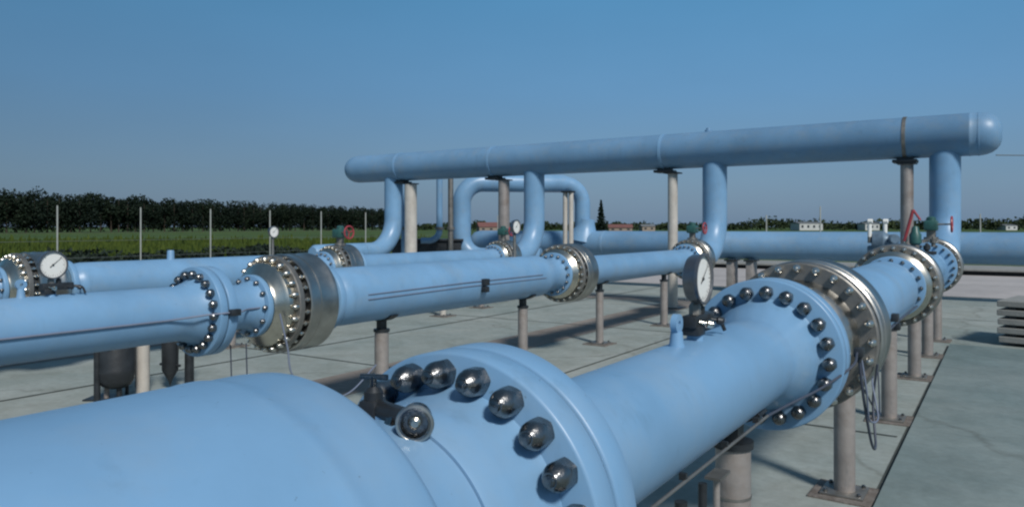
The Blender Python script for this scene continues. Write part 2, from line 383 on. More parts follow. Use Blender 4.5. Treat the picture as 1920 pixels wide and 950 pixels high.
# ------------------------------------------------------------------ houses
def house(name, px, d, w_, dp, h, rh, wall, roof, lab, rot=0., nw=3):
    x, y = gat(px, d); t = empty(name, (x, y, 0), lab, 'building'); a = TH+rot
    def L(u, v, z): return (x+u*math.cos(a)-v*math.sin(a), y+u*math.sin(a)+v*math.cos(a), z)
    bm = B(); box(bm, (x, y, h/2), (w_, dp, h), rot=a); obj('wall', bm, wall, t, smooth=0)
    bm = B(); vs_ = [bm.verts.new(L(u, v, z)) for u, v, z in [(-w_/2-.3, -dp/2-.3, h), (w_/2+.3, -dp/2-.3, h), (w_/2+.3, dp/2+.3, h), (-w_/2-.3, dp/2+.3, h), (-w_/2-.3, 0, h+rh), (w_/2+.3, 0, h+rh)]]
    for f in [(0, 1, 5, 4), (2, 3, 4, 5), (0, 4, 3), (1, 2, 5), (0, 3, 2, 1)]: bm.faces.new([vs_[k] for k in f])
    obj('roof', bm, roof, t, smooth=0)
    for k in range(nw):
        bm = B(); box(bm, L(-w_/2+w_*(k+.5)/nw, -dp/2-.02, h*.55), (w_/nw*.35, .1, h*.35), rot=a); obj('window', bm, mGlass, t, smooth=0)
house('house', 918, 320, 10, 8, 1.9, 2.0, mHouse2, mRoof, 'red-roofed house seen between the risers under the overhead header', .2)
house('house', 1163, 330, 10, 8, 1.6, 1.5, mHouse2, mRoof, 'long low red-roofed house just right of the tall conifer', -.1)
house('house', 1213, 350, 6, 6, 2.2, .9, mHouse2, mGrayRoof, 'small ochre house right of the red-roofed house', .1, 2)
house('warehouse', 1512, 420, 13, 12, 3.9, .8, mHouse, mGrayRoof, 'white building on the horizon in the middle of the gap under the overhead header', .05, 4)
house('warehouse', 1628, 430, 8, 10, 3.7, .7, mHouse, mGrayRoof, 'white building on the horizon just left of the red lever', 0, 3)
house('warehouse', 1886, 440, 7, 9, 2.7, .8, mHouse, mGrayRoof, 'small white building on the horizon at the right edge', .1, 2)

# ------------------------------------------------------------------ fence, far poles
fx = -27.4; FP = []
for k in range(-3, 10):
    y = 13.2+3.0*k; FP.append(y)
names = {-3: 0}
ft = empty('wire_fence', (fx, FP[0], 0), 'thin pale posts and wires of the fence between the yard and the green field', 'fence')
for y in FP:
    bm = B(); lathe(bm, (fx, y, 0), (0, 0, 1), [(0, .028), (2.70, .026), (2.74, .012)], 8); obj('post', bm, mFence, ft)
for z in (.35, .9, 1.5):
    bm = B(); tube(bm, [(fx, y, z) for y in FP], .006, 5); obj('wire', bm, mWire, ft)
for px, d, h, lab in [(1437, 60, 2.9, 'thin pale pole beyond the far pipe, left of the white building'), (1538, 60, 3.6, 'thin tall grey pole right of the long white building'), (1838, 60, 3.0, 'thin pole at the right beyond the far pipe')]:
    x, y = gat(px, d); bm = B(); lathe(bm, (x, y, 0), (0, 0, 1), [(0, .07), (h, .05), (h+.04, .02)], 8)
    tag(obj('utility_pole', bm, mFence, None, loc=(x, y, 0)), lab, 'pole', 'thin poles beyond the far pipe')

# ------------------------------------------------------------------ bolts
def nut_mesh(r, L, dome=.35, mat=None):
    """hexagon cap nut: chamfered hex skirt, rounded shoulder, short domed stud"""
    bm = B(); ax = (0, -1, 0)
    _, u, v = basis(ax); rings = []
    for tt, rr, hx in ((-.004, 1.03, 1), (L*.50, 1.03, 1), (L*.62, 1.01, .6), (L*.74, .97, .25), (L*.88, .90, 0), (L*1.0, .80, 0), (L*(1+dome*.3), .66, 0), (L*(1+dome*.5), .52, 0), (L*(1+dome*.52), .42, 0), (L*(1+dome*.80), .38, 0), (L*(1+dome*.9), .2, 0)):
        rg = []
        for k in range(24):
            a = 2*PI*k/24; am = (a+PI/6) % (PI/3)-PI/6
            hexr = min(.90/math.cos(PI/6-abs(am)), .985)   # hexagon with rounded corners
            q = r*rr*(hexr*hx+(1-hx)*1.0 if hx else 1.0)
            rg.append(bm.verts.new(Vector(ax)*tt+(u*math.cos(a)+v*math.sin(a))*q))
        rings.append(rg)
    for a, b in zip(rings, rings[1:]):
        for k in range(24): bm.faces.new((a[k], a[(k+1) % 24], b[(k+1) % 24], b[k]))
    bm.faces.new(rings[0][::-1]); bm.faces.new(rings[-1])
    bmesh.ops.recalc_face_normals(bm, faces=bm.faces)
    me = bpy.data.meshes.new('bolt'); bm.to_mesh(me); bm.free(); me.materials.append(mat or mBolt)
    for p in me.polygons: p.use_smooth = True
    me.set_sharp_from_angle(angle=R_(32)); return me
NUT_BIG = nut_mesh(.0315, .050, .5); NUT_MID = nut_mesh(.034, .045, .4); NUT_SMALL = nut_mesh(.022, .032, .5)
NUT_ZINC = nut_mesh(.025, .038, .7, mBoltB); NUT_LOW = nut_mesh(.022, .030, .5)
sb = B(); lathe(sb, (0, 0, 0), (0, 1, 0), [(0, .013), (.038, .013), (.038, .023), (.064, .023), (.064, .013), (.09, .013)], 8)
STUD = bpy.data.meshes.new('stud'); bmesh.ops.recalc_face_normals(sb, faces=sb.faces); sb.to_mesh(STUD); sb.free(); STUD.materials.append(mBoltB)
def ring_bolts(parent, X, Z, Y, rad, n, me, ph=0., name='bolt'):
    base = world_loc(parent)
    for k in range(n):
        a = ph+2*PI*k/n
        o = bpy.data.objects.new(name, me); C.objects.link(o); o.parent = parent
        o.location = Vector((X+rad*math.cos(a), Y, Z+rad*math.sin(a)))-base
        o.rotation_euler = (0, random.uniform(0, PI/3), 0)

# ------------------------------------------------------------------ pipe runs
def flange(parent, X, Z, Y, R, th, mat=None, seg=72, inner=.15, name='flange'):
    b = .008
    bm = B(); lathe(bm, (X, 0, Z), (0, 1, 0), [(Y, inner), (Y, R-b), (Y+b*.4, R-b*.3), (Y+b, R), (Y+th-b, R), (Y+th-b*.4, R-b*.3), (Y+th, R-b), (Y+th, inner)], seg)
    return obj(name, bm, mat or mPaint, parent)
def pipe(parent, X, Z, prof, mat=None, seg=72, name='pipe'):
    bm = B(); lathe(bm, (X, 0, Z), (0, 1, 0), prof, seg); return obj(name, bm, mat or mPaint, parent, smooth=40)

def ball_valve(X, Z, Y, s, lab, wheel=False, seg=72, nb=24, endm=None):
    """steel ball valve; s scales radii"""
    t = empty('ball_valve', (X, Y, Z), lab, 'valve', 'steel ball valves bolted into the blue runs')
    P_ = lambda L: [(Y+a, r*s) for a, r in L]
    def l(name, prof, mat):
        bm = B(); lathe(bm, (X, 0, Z), (0, 1, 0), P_(prof), seg); return obj(name, bm, mat, t, smooth=32)
    if endm: l('end_piece', [(.001, .15), (.001, .285), (.02, .30), (.05, .325), (.08, .335), (.13, .338), (.15, .352), (.15, .2)], endm)
    else: l('end_piece', [(.001, .15), (.001, .285), (.025, .30), (.06, .365), (.085, .388), (.125, .395), (.15, .395), (.15, .2)], mSteelB)
    fr = l('stud_ring', [(.151, .2), (.151, .448), (.158, .456), (.205, .456), (.212, .448), (.212, .2)], mSteelD)
    ring_bolts(fr, X, Z, Y+.150, .422*s, nb, NUT_ZINC if s > .9 else NUT_SMALL)
    ring_bolts(fr, X, Z, Y+.2, .425*s, nb, STUD, ph=PI/nb, name='stud')
    l('neck_ring', [(.213, .2), (.213, .385), (.279, .385), (.279, .2)], mDark)
    l('body', [(.28, .2), (.28, .452), (.288, .463), (.31, .466), (.33, .460), (.40, .460), (.403, .466), (.425, .466), (.428, .460), (.56, .460), (.575, .468), (.61, .468), (.618, .455), (.618, .2)], mSteel)
    l('rear_end_piece', [(.619, .2), (.619, .42), (.66, .40), (.70, .35), (.74, .30), (.765, .285), (.765, .15)], mSteel)
    if wheel:
        st = B(); zt = Z+.46*s
        lathe(st, (X, Y+.42, zt-.02), (0, 0, 1), [(0, .11), (.05, .11), (.05, .07), (.16, .07)], 20); obj('stem_neck', st, mSteelD, t)
        g = B(); box(g, (X, Y+.42, zt+.22), (.20, .26, .17), bev=.025); lathe(g, (X, Y+.42, zt+.30), (0, 0, 1), [(0, .075), (.05, .07), (.07, .04)], 18); gb = obj('gearbox', g, mGreen, t)
        hx, hy, hz = X+.16, Y+.36, zt+.24
        wb = B(); tube(wb, [(X+.08, hy, hz), (X+.30, hy, hz)], .014, 8); obj('shaft', wb, mSteelD, gb)
        wb = B(); pts = [(X+.30, hy+.12*math.cos(2*PI*k/28), hz+.12*math.sin(2*PI*k/28)) for k in range(29)]; tube(wb, pts, .017, 8)
        for k in range(3):
            a = 2*PI*k/3+.3; tube(wb, [(X+.30, hy, hz), (X+.30, hy+.115*math.cos(a), hz+.115*math.sin(a))], .012, 6)
        obj('handwheel', wb, mRed, t)
    return t

def elbow_riser(parent, X, Z, Y0, Yr, ztop, r0, r1, mat=None, seg=56, rad=.95):
    pts = bend((X, Y0, Z), (X, Yr, Z), (X, Yr, ztop), rad, 18)
    n = len(pts); rr = [r0]+[r0+(r1-r0)*min(1, k/8) for k in range(n-1)]
    bm = B(); tube(bm, pts, rr, seg); o = obj('riser', bm, mat or mPaint, parent, smooth=50)
    # weld beads
    return o

HZ, HR, HYY = H+1.85, .43, 17.7       # overhead header
RUNS = {}
def run(X, Zr, lab, v2, v3, start, near=False, mat=None, first=True, rp=.228):
    Z = H+Zr; mat = mat or mPaint; dlt = .02 if near else 0.
    t = empty('pipe_run', (X, 2.0, Z), lab, 'pipeline', 'blue pipe runs side by side'); RUNS[X] = t
    seg = 128 if near else 72
    if first:
        if not near:
            pipe(t, X, Z, [(start, rp), (3.70+dlt, rp), (3.76, rp+.004), (3.84, rp+.03), (3.89, rp+.055)], mat, seg)
        y = 3.895+dlt
        a = flange(t, X, Z, y, .383, .075, mat, seg); ring_bolts(a, X, Z, y, .318, 20, NUT_MID, ph=R_(-3))
        flange(t, X, Z, y+.078, .368, .008, mDark, seg, name='gasket'); flange(t, X, Z, y+.088, .383, .085, mat, seg)
        pipe(t, X, Z, [(y+.174, .26), (y+.23, .225), (y+.30, .205), (4.34, .200), (4.40, .205), (4.455, .235)], mat, seg, 'spool')
        f = flange(t, X, Z, 4.46, .285, .058, mat, seg); ring_bolts(f, X, Z, 4.46, .248, 12, NUT_LOW)
        f = flange(t, X, Z, 5.29, .335, .075, mat, seg)
        ring_bolts(f, X, Z, 5.29+.075, .295, 16, NUT_LOW)
        pipe(t, X, Z, [(5.366, .24), (5.40, .25), (5.44, .275), (5.48, .292), (5.53, .300), (v2-.62, .300), (v2-.55, .298), (v2-.40, .262), (v2-.30, .24), (v2-.12, .235), (v2-.065, .255)], mat, seg, 'meter_tube')
    else:
        pipe(t, X, Z, [(start, .27), (v2-.5, .27), (v2-.3, .23), (v2-.065, .24)], mat, seg)
    f = flange(t, X, Z, v2-.06, .33, .058, mat, 64); ring_bolts(f, X, Z, v2-.06, .285, 16, NUT_LOW)
    f = flange(t, X, Z, v2+.77, .335, .07, mat, 64)
    if v3:
        pipe(t, X, Z, [(v2+.841, .26), (v2+.92, .24), (v3-.2, .24), (v3-.065, .25)], mat, 64)
        f = flange(t, X, Z, v3-.06, .40 if near else .35, .058, mat, 64); ring_bolts(f, X, Z, v3-.06, .35 if near else .30, 20, NUT_LOW)
        flange(t, X, Z, v3+.77, .335, .07, mat, 64)
        ys = v3+.841
    else: ys = v2+.841
    elbow_riser(t, X, Z, ys, HYY, HZ-HR*.62, .25, .285, mat)
    return t

XA, XB, XC, XD = -1.03, -5.8, -10.85, -16.0
ZA, ZB, ZC, ZD = -.65, -.725, -.80, -.74
tA = run(XA, ZA, 'nearest blue pipe run, from the big blue vessel at lower left to the rightmost riser', 9.1, 13.85, 1.6, near=True)
tB = run(XB, ZB, 'second blue pipe run from the camera, crossing the middle of the picture', 10.05, 15.75, -6)
tC = run(XC, ZC, 'third blue pipe run from the camera, partly hidden behind the second', 10.05, 15.75, -6)
tD = empty('pipe_run', (XD, 15, H+ZD), 'farthest blue pipe run, curving up into the leftmost riser', 'pipeline', 'blue pipe runs side by side')
pipe(tD, XD, H+ZD, [(14.4, .18), (14.5, .24), (15.0, .25), (16.3, .26)], mPaint, 48)
elbow_riser(tD, XD, H+ZD, 16.31, HYY, HZ-HR*.62, .262, .285, mPaint, rad=.98)

ball_valve(XA, H+ZA, 4.52, .955, 'large steel ball valve of the nearest run, ringed with bright studs', seg=112, endm=mSteel)
ball_valve(XA, H+ZA, 9.1, .98, 'steel ball valve at the far end of the fat part of the nearest run')
ball_valve(XA, H+ZA, 13.85, .98, 'steel ball valve below the rightmost riser, red handwheel on a green gearbox', wheel=True)
ball_valve(XB, H+ZB, 4.52, 1.0, 'large shiny steel ball valve in the left half of the second run', seg=112)
ball_valve(XB, H+ZB, 10.05, .98, 'steel ball valve in the middle of the second run, no handwheel')
ball_valve(XB, H+ZB, 15.75, .98, 'steel ball valve behind the tilted foreground gauge, red handwheel above it', wheel=True)
ball_valve(XC, H+ZC, 4.52, 1.0, 'steel ball valve at the left edge behind the large round gauge')
ball_valve(XC, H+ZC, 10.05, .98, 'steel ball valve with red handwheel left of the leftmost riser', wheel=True)
ball_valve(XC, H+ZC, 15.75, .98, 'steel ball valve with red handwheel between the two middle risers', wheel=True)

# foreground vessel, weld-neck flange and pipe of run A
ZZ = H+ZA
pr = [(-3.5, .403), (.30, .403), (.60, .4035), (.725, .404), (.733, .4055), (.748, .4055), (.758, .4030), (.78, .402), (.83, .402), (.868, .399), (.885, .392), (.905, .372), (.912, .345), (.92, .31), (.945, .28), (.98, .265), (1.08, .257), (1.13, .262)]
pipe(tA, XA, ZZ, pr, mPaint, 192, 'vessel')
pipe(tA, XA, ZZ, [(1.131, .268), (1.145, .274), (1.22, .277), (1.30, .281), (1.334, .292)], mPaint, 160, 'weld_neck')
f1 = flange(tA, XA, ZZ, 1.335, .370, .08, mPaint, 192); ring_bolts(f1, XA, ZZ, 1.335, .324, 22, NUT_BIG, ph=R_(12))
flange(tA, XA, ZZ, 1.417, .360, .006, mDark, 160, name='gasket')
flange(tA, XA, ZZ, 1.425, .370, .085, mPaint, 192)
pipe(tA, XA, ZZ, [(1.511, .275), (1.55, .255), (1.62, .225), (1.70, .209), (1.76, .205), (3.66, .205), (3.70, .208), (3.78, .235), (3.86, .262), (3.90, .272), (3.914, .285)], mPaint, 160, 'pipe')

# ------------------------------------------------------------------ overhead header
t = empty('header_pipe', (-9, HYY, HZ), 'thick overhead blue header pipe with rounded ends, held up on posts', 'pipeline')
hp = [(-17.93, .02), (-17.92, .12), (-17.89, .22), (-17.83, .31), (-17.74, .37), (-17.63, .41), (-17.50, .427), (-17.40, HR), (-16.9, HR), (-.62, HR), (-.61, HR+.006), (-.58, HR+.006), (-.57, HR), (-.46, HR), (-.455, HR+.006), (-.43, HR+.006), (-.425, HR),
      (-.38, .427), (-.30, .41), (-.21, .375), (-.14, .32), (-.08, .24), (-.05, .14), (-.045, .02)]
bm = B(); lathe(bm, (0, HYY, HZ), (1, 0, 0), hp, 96); obj('pipe', bm, mPaintFar, t, smooth=40)
for x in (-15.65, -12.15, -7.05, -1.75):
    bm = B(); lathe(bm, (x, HYY, HZ), (1, 0, 0), [(-.035, HR-.01), (-.035, HR+.014), (.035, HR+.014), (.035, HR-.01)], 64); obj('clamp', bm, mSteelD if x > -3 else mPaint, t)
    bm = B(); box(bm, (x, HYY, HZ-HR-.055), (.46, .40, .06), bev=.01); box(bm, (x, HYY, HZ-HR-.0), (.30, .3, .09)); obj('saddle', bm, mDark, t)
bm = B(); lathe(bm, (-5.95, HYY, HZ+HR-.02), (0, 0, 1), [(0, .09), (.05, .09), (.06, .06), (.10, .055), (.11, .02)], 20); obj('vent_plug', bm, mPaintFar, t)
for x, r, m, lab in [(-15.3, .19, mPostL, 'pale thick post right of the leftmost riser'), (-11.85, .16, mPost, 'brownish post left of the second riser'),
                     (-6.85, .12, mPostL, 'pale post left of the third riser, under the middle of the header'), (-1.72, .125, mPost, 'dark grey post left of the rightmost riser')]:
    p = empty('support_post', (x, HYY, 0), lab, 'post', 'posts carrying the overhead header')
    bm = B(); lathe(bm, (x, HYY, .02), (0, 0, 1), [(0, r), (HZ-HR-.14, r)], 28); obj('shaft', bm, m, p)
    bm = B(); box(bm, (x, HYY, HZ-HR-.102), (.36, .36, .03)); obj('top_plate', bm, mDark, p)
    bm = B(); box(bm, (x, HYY, .012), (.5, .5, .022), bev=.004); obj('base_plate', bm, mDark, p)

# far ground-level header behind
FY, FZ, FR = 23.5, H-.57, .425
t = empty('header_pipe', (-4, FY, FZ), 'long horizontal blue pipe low behind the runs, running out of the picture at the right', 'pipeline')
bm = B(); lathe(bm, (0, FY, FZ), (1, 0, 0), [(-17.2, .05), (-17.15, .25), (-17, .38), (-16.8, FR), (-11.6, FR), (-11.59, FR+.01), (-11.5, FR+.01), (-11.49, FR), (-7.52, FR), (-7.51, FR+.006), (-7.47, FR+.006), (-7.46, FR), (-3.0, FR), (12, FR)], 80); obj('pipe', bm, mPaintFar, t, smooth=40)
for i, (x, lab) in enumerate([(-13.6, 'grey support block under the low far pipe, hidden most by the middle run'), (-7.15, 'left one of two grey blocks under the far pipe above the big flange'), (-6.55, 'right one of two grey blocks under the far pipe above the big flange'),
                              (-2.6, 'grey support block under the low far pipe beside the second valve of the nearest run'), (4.0, 'grey support block under the low far pipe beyond the right edge')]):
    if x > 3 or x < -13: continue
    p = empty('support_block', (x, FY, 0), lab, 'support', 'supports under the low far pipe')
    bm = B(); box(bm, (x, FY, (FZ-FR)/2-.03), (.20, .55, FZ-FR-.08), bev=.01); obj('pier', bm, mPost, p)
    bm = B(); box(bm, (x, FY, FZ-FR-.04), (.30, .7, .05), bev=.01); obj('bearing_plate', bm, mDark, p)

# arch pipe behind the header
az = H+1.50
LX, LY, RX, RY = -15.45, 20.5, -12.42, 23.5
dv = Vector((RX-LX, RY-LY, 0)); 
t = empty('arch_pipe', (RX, RY, FZ), 'blue pipe rising behind the header and arching over to bend down beside the conifer', 'pipeline')
def multi(pts, rad, n=10):
    out = [Vector(pts[0])]
    for i in range(1, len(pts)-1):
        b_ = bend(pts[i-1], pts[i], pts[i+1], rad, n); out += b_[1:-1]
    out.append(Vector(pts[-1])); return out
path = multi([(LX+2.6, LY+.9, H-1.02), (LX, LY, H-1.02), (LX, LY, az), (RX, RY, az), (RX, RY, FZ+.25), ], .72)
bm = B(); n = len(path); tube(bm, path, [.31 if k < 24 else .27 for k in range(n)], 36); obj('pipe', bm, mPaint, t, smooth=50)
bm = B(); lathe(bm, (RX+.05, RY, FZ+.1), (.18, 0, 1), [(0, .55), (.30, .44), (.42, .36), (.62, .29), (.75, .272)], 36); obj('branch_reinforcement', bm, mPaint, t, smooth=60)
x, y = gat(1060, 25.8)
for dx, lab in ((0, 'pale post under the arch pipe, the left one of a close pair'), (.22, 'pale post under the arch pipe, the right one of a close pair')):
    p = empty('support_post', (x+dx, y, 0), lab, 'post', 'paired posts under the arch pipe')
    bm = B(); lathe(bm, (x+dx, y, .02), (0, 0, 1), [(0, .085), (az-.36, .085)], 18); obj('shaft', bm, mPostL, p)
    bm = B(); box(bm, (x+dx, y, az-.31), (.18, .3, .06)); obj('top_plate', bm, mDark, p)
# thin pipes behind the header
for (px, d, r, dx, m, lab) in [(824, 24.6, .10, -.6, mPaintFar, 'thin blue pipe bending left at its foot, right of the pale post'),
                               (757, 24.8, .085, 0, mPaintFar, 'thin straight blue pipe between the leftmost riser and the pale post'),
                               (845, 25.0, .09, 0, mSteelD, 'thin dark vertical pipe beside the fat bend under the header')]:
    x, y = gat(px, d); bm = B()
    pts = bend((x+dx*CT, y+dx*ST, H-.45), (x, y, H-.45), (x, y, H+1.75), .35) if dx else [(x, y, .3), (x, y, 1), (x, y, H+1.75)]
    if dx: pts = [(x+dx*CT, y+dx*ST, .2), (x+dx*CT, y+dx*ST, H-.6)]+pts[1:] if False else pts
    tube(bm, pts, r, 20)
    q = empty('thin_pipe', (x, y, .5), lab, 'pipe', 'thin vertical pipes behind the header'); obj('pipe', bm, m, q, smooth=50)
    bm = B(); lathe(bm, (x, y, H-.1), (0, 0, 1), [(0, r+.05), (.04, r+.05)], 20); lathe(bm, (x, y, H-.05), (0, 0, 1), [(0, r+.05), (.04, r+.05)], 20); obj('flange', bm, mSteelD, q)
    bm = B(); box(bm, (x, y, .26), (.3, .3, .52), bev=.02); obj('foot_block', bm, mKerb, q)

# dark equipment between the leftmost riser and the fat bend
x, y = gat(802, 25.5)
t = empty('equipment_cabinet', (x, y, 0), 'dark low equipment housing behind the third run, between pale post and fat bend', 'cabinet')
bm = B(); box(bm, (x, y, .80), (2.3, .8, 1.44), rot=TH, bev=.03); obj('housing', bm, mTank, t, smooth=0)
bm = B(); box(bm, (x, y, 1.56), (2.45, .95, .07), rot=TH, bev=.01); obj('lid', bm, mDark, t, smooth=0)
for k in (-1, 0, 1):
    bm = B(); box(bm, (x+k*.72*CT+.42*ST, y+k*.72*ST-.42*CT, .95), (.5, .03, .8), rot=TH, bev=.006); obj('door', bm, mDark, t, smooth=0)

# ------------------------------------------------------------------ posts under the runs
def post(X, Y, Zr, rpipe, lab, group, r=.075, m=None, mid=False):
    ztop = H+Zr-rpipe
    p = empty('support_post', (X, Y, 0), lab, 'post', group)
    bm = B(); lathe(bm, (X, Y, .025), (0, 0, 1), [(0, r), (ztop-.16, r)], 32); obj('shaft', bm, m or mPost, p)
    if mid:
        bm = B(); lathe(bm, (X, Y, ztop-.36), (0, 0, 1), [(0, r+.003), (.012, r+.003)], 32); obj('weld_ring', bm, mSteelD, p)
    bm = B(); lathe(bm, (X, Y, ztop-.136), (0, 0, 1), [(0, r+.012), (.03, r+.012)], 32); obj('cap', bm, mDark, p)
    bm = B(); box(bm, (X, Y, ztop-.055), (.07, .09, .10)); 
    bmesh.ops.translate(bm, verts=bm.verts, vec=(0, 0, 0))
    # saddle cradle: a strip bent round the underside of the pipe
    zc = H+Zr; v1 = []; v2 = []
    for k in range(13):
        a = R_(-90-38+76*k/12)
        for (rr, lst) in ((rpipe+.004, v1), (rpipe+.018, v2)):
            lst.append([bm.verts.new((X+rr*math.cos(a), Y+s_*.06, zc+rr*math.sin(a))) for s_ in (-1, 1)])
    for L_ in (v1, v2):
        for a, b in zip(L_, L_[1:]): bm.faces.new((a[0], a[1], b[1], b[0]))
    for i in (0, 1):
        for k in range(12): bm.faces.new((v1[k][i], v1[k+1][i], v2[k+1][i], v2[k][i]))
    bm.faces.new((v1[0][0], v1[0][1], v2[0][1], v2[0][0])); bm.faces.new((v1[-1][0], v1[-1][1], v2[-1][1], v2[-1][0]))
    obj('saddle', bm, mDark, p)
    bm = B(); box(bm, (X, Y, .0), (.44, .44, .03), rot=random.uniform(-.05, .05), bev=.006); obj('grout_pad', bm, mGrout, p, smooth=0)
    bm = B(); box(bm, (X, Y, .024), (.30, .30, .018), bev=.004); pl = obj('base_plate', bm, mSteelD, p)
    for sx in (-1, 1):
        for sy in (-1, 1):
            bm = B(); lathe(bm, (X+sx*.115, Y+sy*.115, .02), (0, 0, 1), [(0, .016), (.03, .016), (.035, .01)], 6); obj('anchor_bolt', bm, mBolt, pl)
G1 = 'posts under the nearest run'; G2 = 'posts under the second run'; G3 = 'posts under the third run'
post(XA, 3.40, ZA, .205, 'thick grey post under the nearest pipe, standing closest to the camera', G1, .078, mid=True)
post(XA+.02, 6.10, ZA, .300, 'grey post just beyond the big bolted flange with a cable looping beside it', G1)
post(XA+.02, 8.70, ZA, .28, 'third grey post from the camera under the nearest run', G1)
post(XA+.02, 11.3, ZA, .24, 'fourth grey post from the camera under the nearest run', G1, .08)
post(XA+.02, 13.3, ZA, .24, 'fifth grey post from the camera, second from the end of the nearest run', G1, .08)
post(XA+.02, 15.2, ZA, .25, 'last and farthest grey post under the nearest run', G1, .08)
post(XB, 6.22, ZB, .300, 'grey post under the left end of the fat pipe of the second run', G2, .078)
post(XB, 9.15, ZB, .300, 'grey post under the right end of the fat pipe of the second run', G2, .07)
post(XB, 11.6, ZB, .24, 'grey post right of the middle steel valve of the second run', G2, .065)
post(XB, 14.5, ZB, .24, 'grey post under the second run just left of the tilted gauge', G2, .075)
post(XB, 2.2, ZB, .228, 'grey post under the left part of the second run beside the black tank', G2, .07)
post(XC, 8.0, ZC, .300, 'post of the third run hidden low behind the steel valve', G3, .07)
post(XC+.3, 13.3, ZC, .24, 'pale short-looking post of the third run seen under the fat pipe of the second run', G3, .07, mPostL)
post(XC, 15.2, ZC, .24, 'post of the third run seen just left of the second-run post', G3, .07)

# thin drain stand by the nearest pipe, low in front
t = empty('drain_stand', (-1.0, 2.55, 0), 'thin-legged pipe stand with a small plate under the nearest pipe, at the bottom edge', 'stand')
for y, r in ((2.48, .022), (2.86, .013), (2.70, .016)):
    bm = B(); lathe(bm, (-.93, y, .0), (0, 0, 1), [(0, r), (H+ZA-.29, r)], 14); obj('leg', bm, mDark if r > .015 else mPost, t)
bm = B(); box(bm, (-.90, 2.78, H+ZA-.275), (.06, .12, .010)); obj('plate', bm, mSteelD, t)

# ------------------------------------------------------------------ conduits and cables
def cable(name, pts, r, mat, lab, cat='cable', group=None, n=8):
    bm = B(); tube(bm, spline(pts, n), r, 10); p0 = Vector(pts[0]); return tag(obj(name, bm, mat, None, smooth=60, loc=p0), lab, cat, group)
# A: conduit under the right side of the pipe, then over the flange to the black connector
cx, cz = XA+.166, ZZ-.170
t = empty('conduit', (cx, 2, cz), 'thin grey conduit following the lower right side of the nearest pipe', 'conduit')
bm = B(); tube(bm, [(cx, 1.62, cz), (cx, 2.4, cz), (cx, 3.35, cz)], .006, 12); obj('tube', bm, mSteelD, t)
bm = B(); tube(bm, spline([(cx, 3.35, cz), (cx+.05, 3.55, cz+.02), (cx+.14, 3.80, cz+.06), (XA+.405, 4.0, ZZ-.03), (XA+.41, 4.10, ZZ+.02)], 8), .006, 10); obj('flexible_hose', bm, mRubber, t)
for y in (1.95, 2.35, 2.78, 3.2):
    bm = B(); box(bm, (cx-.01, y, cz+.012), (.024, .016, .022)); obj('clip', bm, mDark, t)
con = Vector((XA+.415, 4.13, ZZ+.02))
bm = B(); box(bm, con, (.045, .06, .045), bev=.006); lathe(bm, con+Vector((0, 0, -.05)), (0, 0, 1), [(0, .011), (.03, .014)], 12)
tag(obj('cable_connector', bm, mDark, None, loc=con), 'small black connector block on the rim of the big bolted flange', 'connector')
cable('signal_cable', [con+Vector((0, .0, -.04)), con+Vector((.015, .05, -.25)), con+Vector((.03, .2, -.50)), con+Vector((.02, .42, -.56)), con+Vector((-.01, .55, -.36)), (XA+.43, 4.66, ZZ-.12)], .007, mRubber, 'dark cable hanging in the deepest loop beside the post beyond the bolted flange')
cable('signal_cable', [con+Vector((.01, .01, -.04)), con+Vector((.03, .03, -.2)), con+Vector((.03, .12, -.36)), con+Vector((.04, .36, -.40)), con+Vector((.0, .46, -.25)), (XA+.40, 4.70, ZZ-.2)], .005, mCableBlue, 'thin pale blue cable in the shorter loop below the black connector')
cable('signal_cable', [(XA+.36, 4.62, ZZ-.25), (XA+.40, 4.9, ZZ-.45), (XA+.36, 5.3, ZZ-.50), (XA+.31, 5.6, ZZ-.25)], .005, mRubber, 'thin dark cable sagging under the steel valve of the nearest run')
# small sensors on fat pipe of run A
for (y, a) in ((6.45, -8), (7.2, -38)):
    c_ = Vector((XA+.325*math.cos(R_(a)), y, ZZ+.325*math.sin(R_(a))))
    bm = B(); box(bm, c_, (.05, .09, .06), bev=.006)
    tag(obj('junction_box', bm, mDark, None, loc=c_), 'small black box on the fat pipe of the nearest run, %s' % ('the upper one' if y < 7 else 'the lower one'), 'junction box')
bm = B(); tube(bm, spline([(XA+.31, 5.6, ZZ-.14), (XA+.318, 6.4, ZZ-.10), (XA+.318, 7.2, ZZ-.10), (XA+.31, 8.3, ZZ-.12)], 6), .010, 10)
tag(obj('conduit', bm, mRubber, None, loc=(XA+.31, 5.6, ZZ-.14)), 'dark conduit along the right side of the fat pipe of the nearest run', 'conduit')
# B
ZZB = H+ZB
bm = B(); tube(bm, [(XB+.238, -6, ZZB-.02), (XB+.238, 0, ZZB-.02), (XB+.238, 3.5, ZZB-.02), (XB+.30, 3.82, ZZB), (XB+.392, 3.92, ZZB+.01), (XB+.392, 4.1, ZZB+.01), (XB+.24, 4.25, ZZB), (XB+.21, 4.3, ZZB), (XB+.21, 4.42, ZZB)], .008, 10)
tag(obj('conduit', bm, mCableBlue, None, loc=(XB+.238, 2, ZZB)), 'thin dark conduit along the side of the left part of the second run', 'conduit')
bm = B(); box(bm, (XB+.41, 4.01, ZZB+.01), (.05, .09, .055), bev=.006)
tag(obj('cable_connector', bm, mDark, None, loc=(XB+.41, 4.01, ZZB+.01)), 'small black connector block on the blue flange of the second run', 'connector')
t = empty('conduit', (XB+.3, 7, ZZB), 'pair of thin conduits along the side of the fat pipe of the second run', 'conduit')
for dz, y0, y1 in ((.045, 5.7, 9.2), (-.005, 5.7, 9.3)):
    bm = B(); tube(bm, [(XB+.303, y0, ZZB+dz-.02), (XB+.304, 7.4, ZZB+dz), (XB+.303, y1, ZZB+dz)], .006, 10); obj('tube', bm, mCableBlue, t)
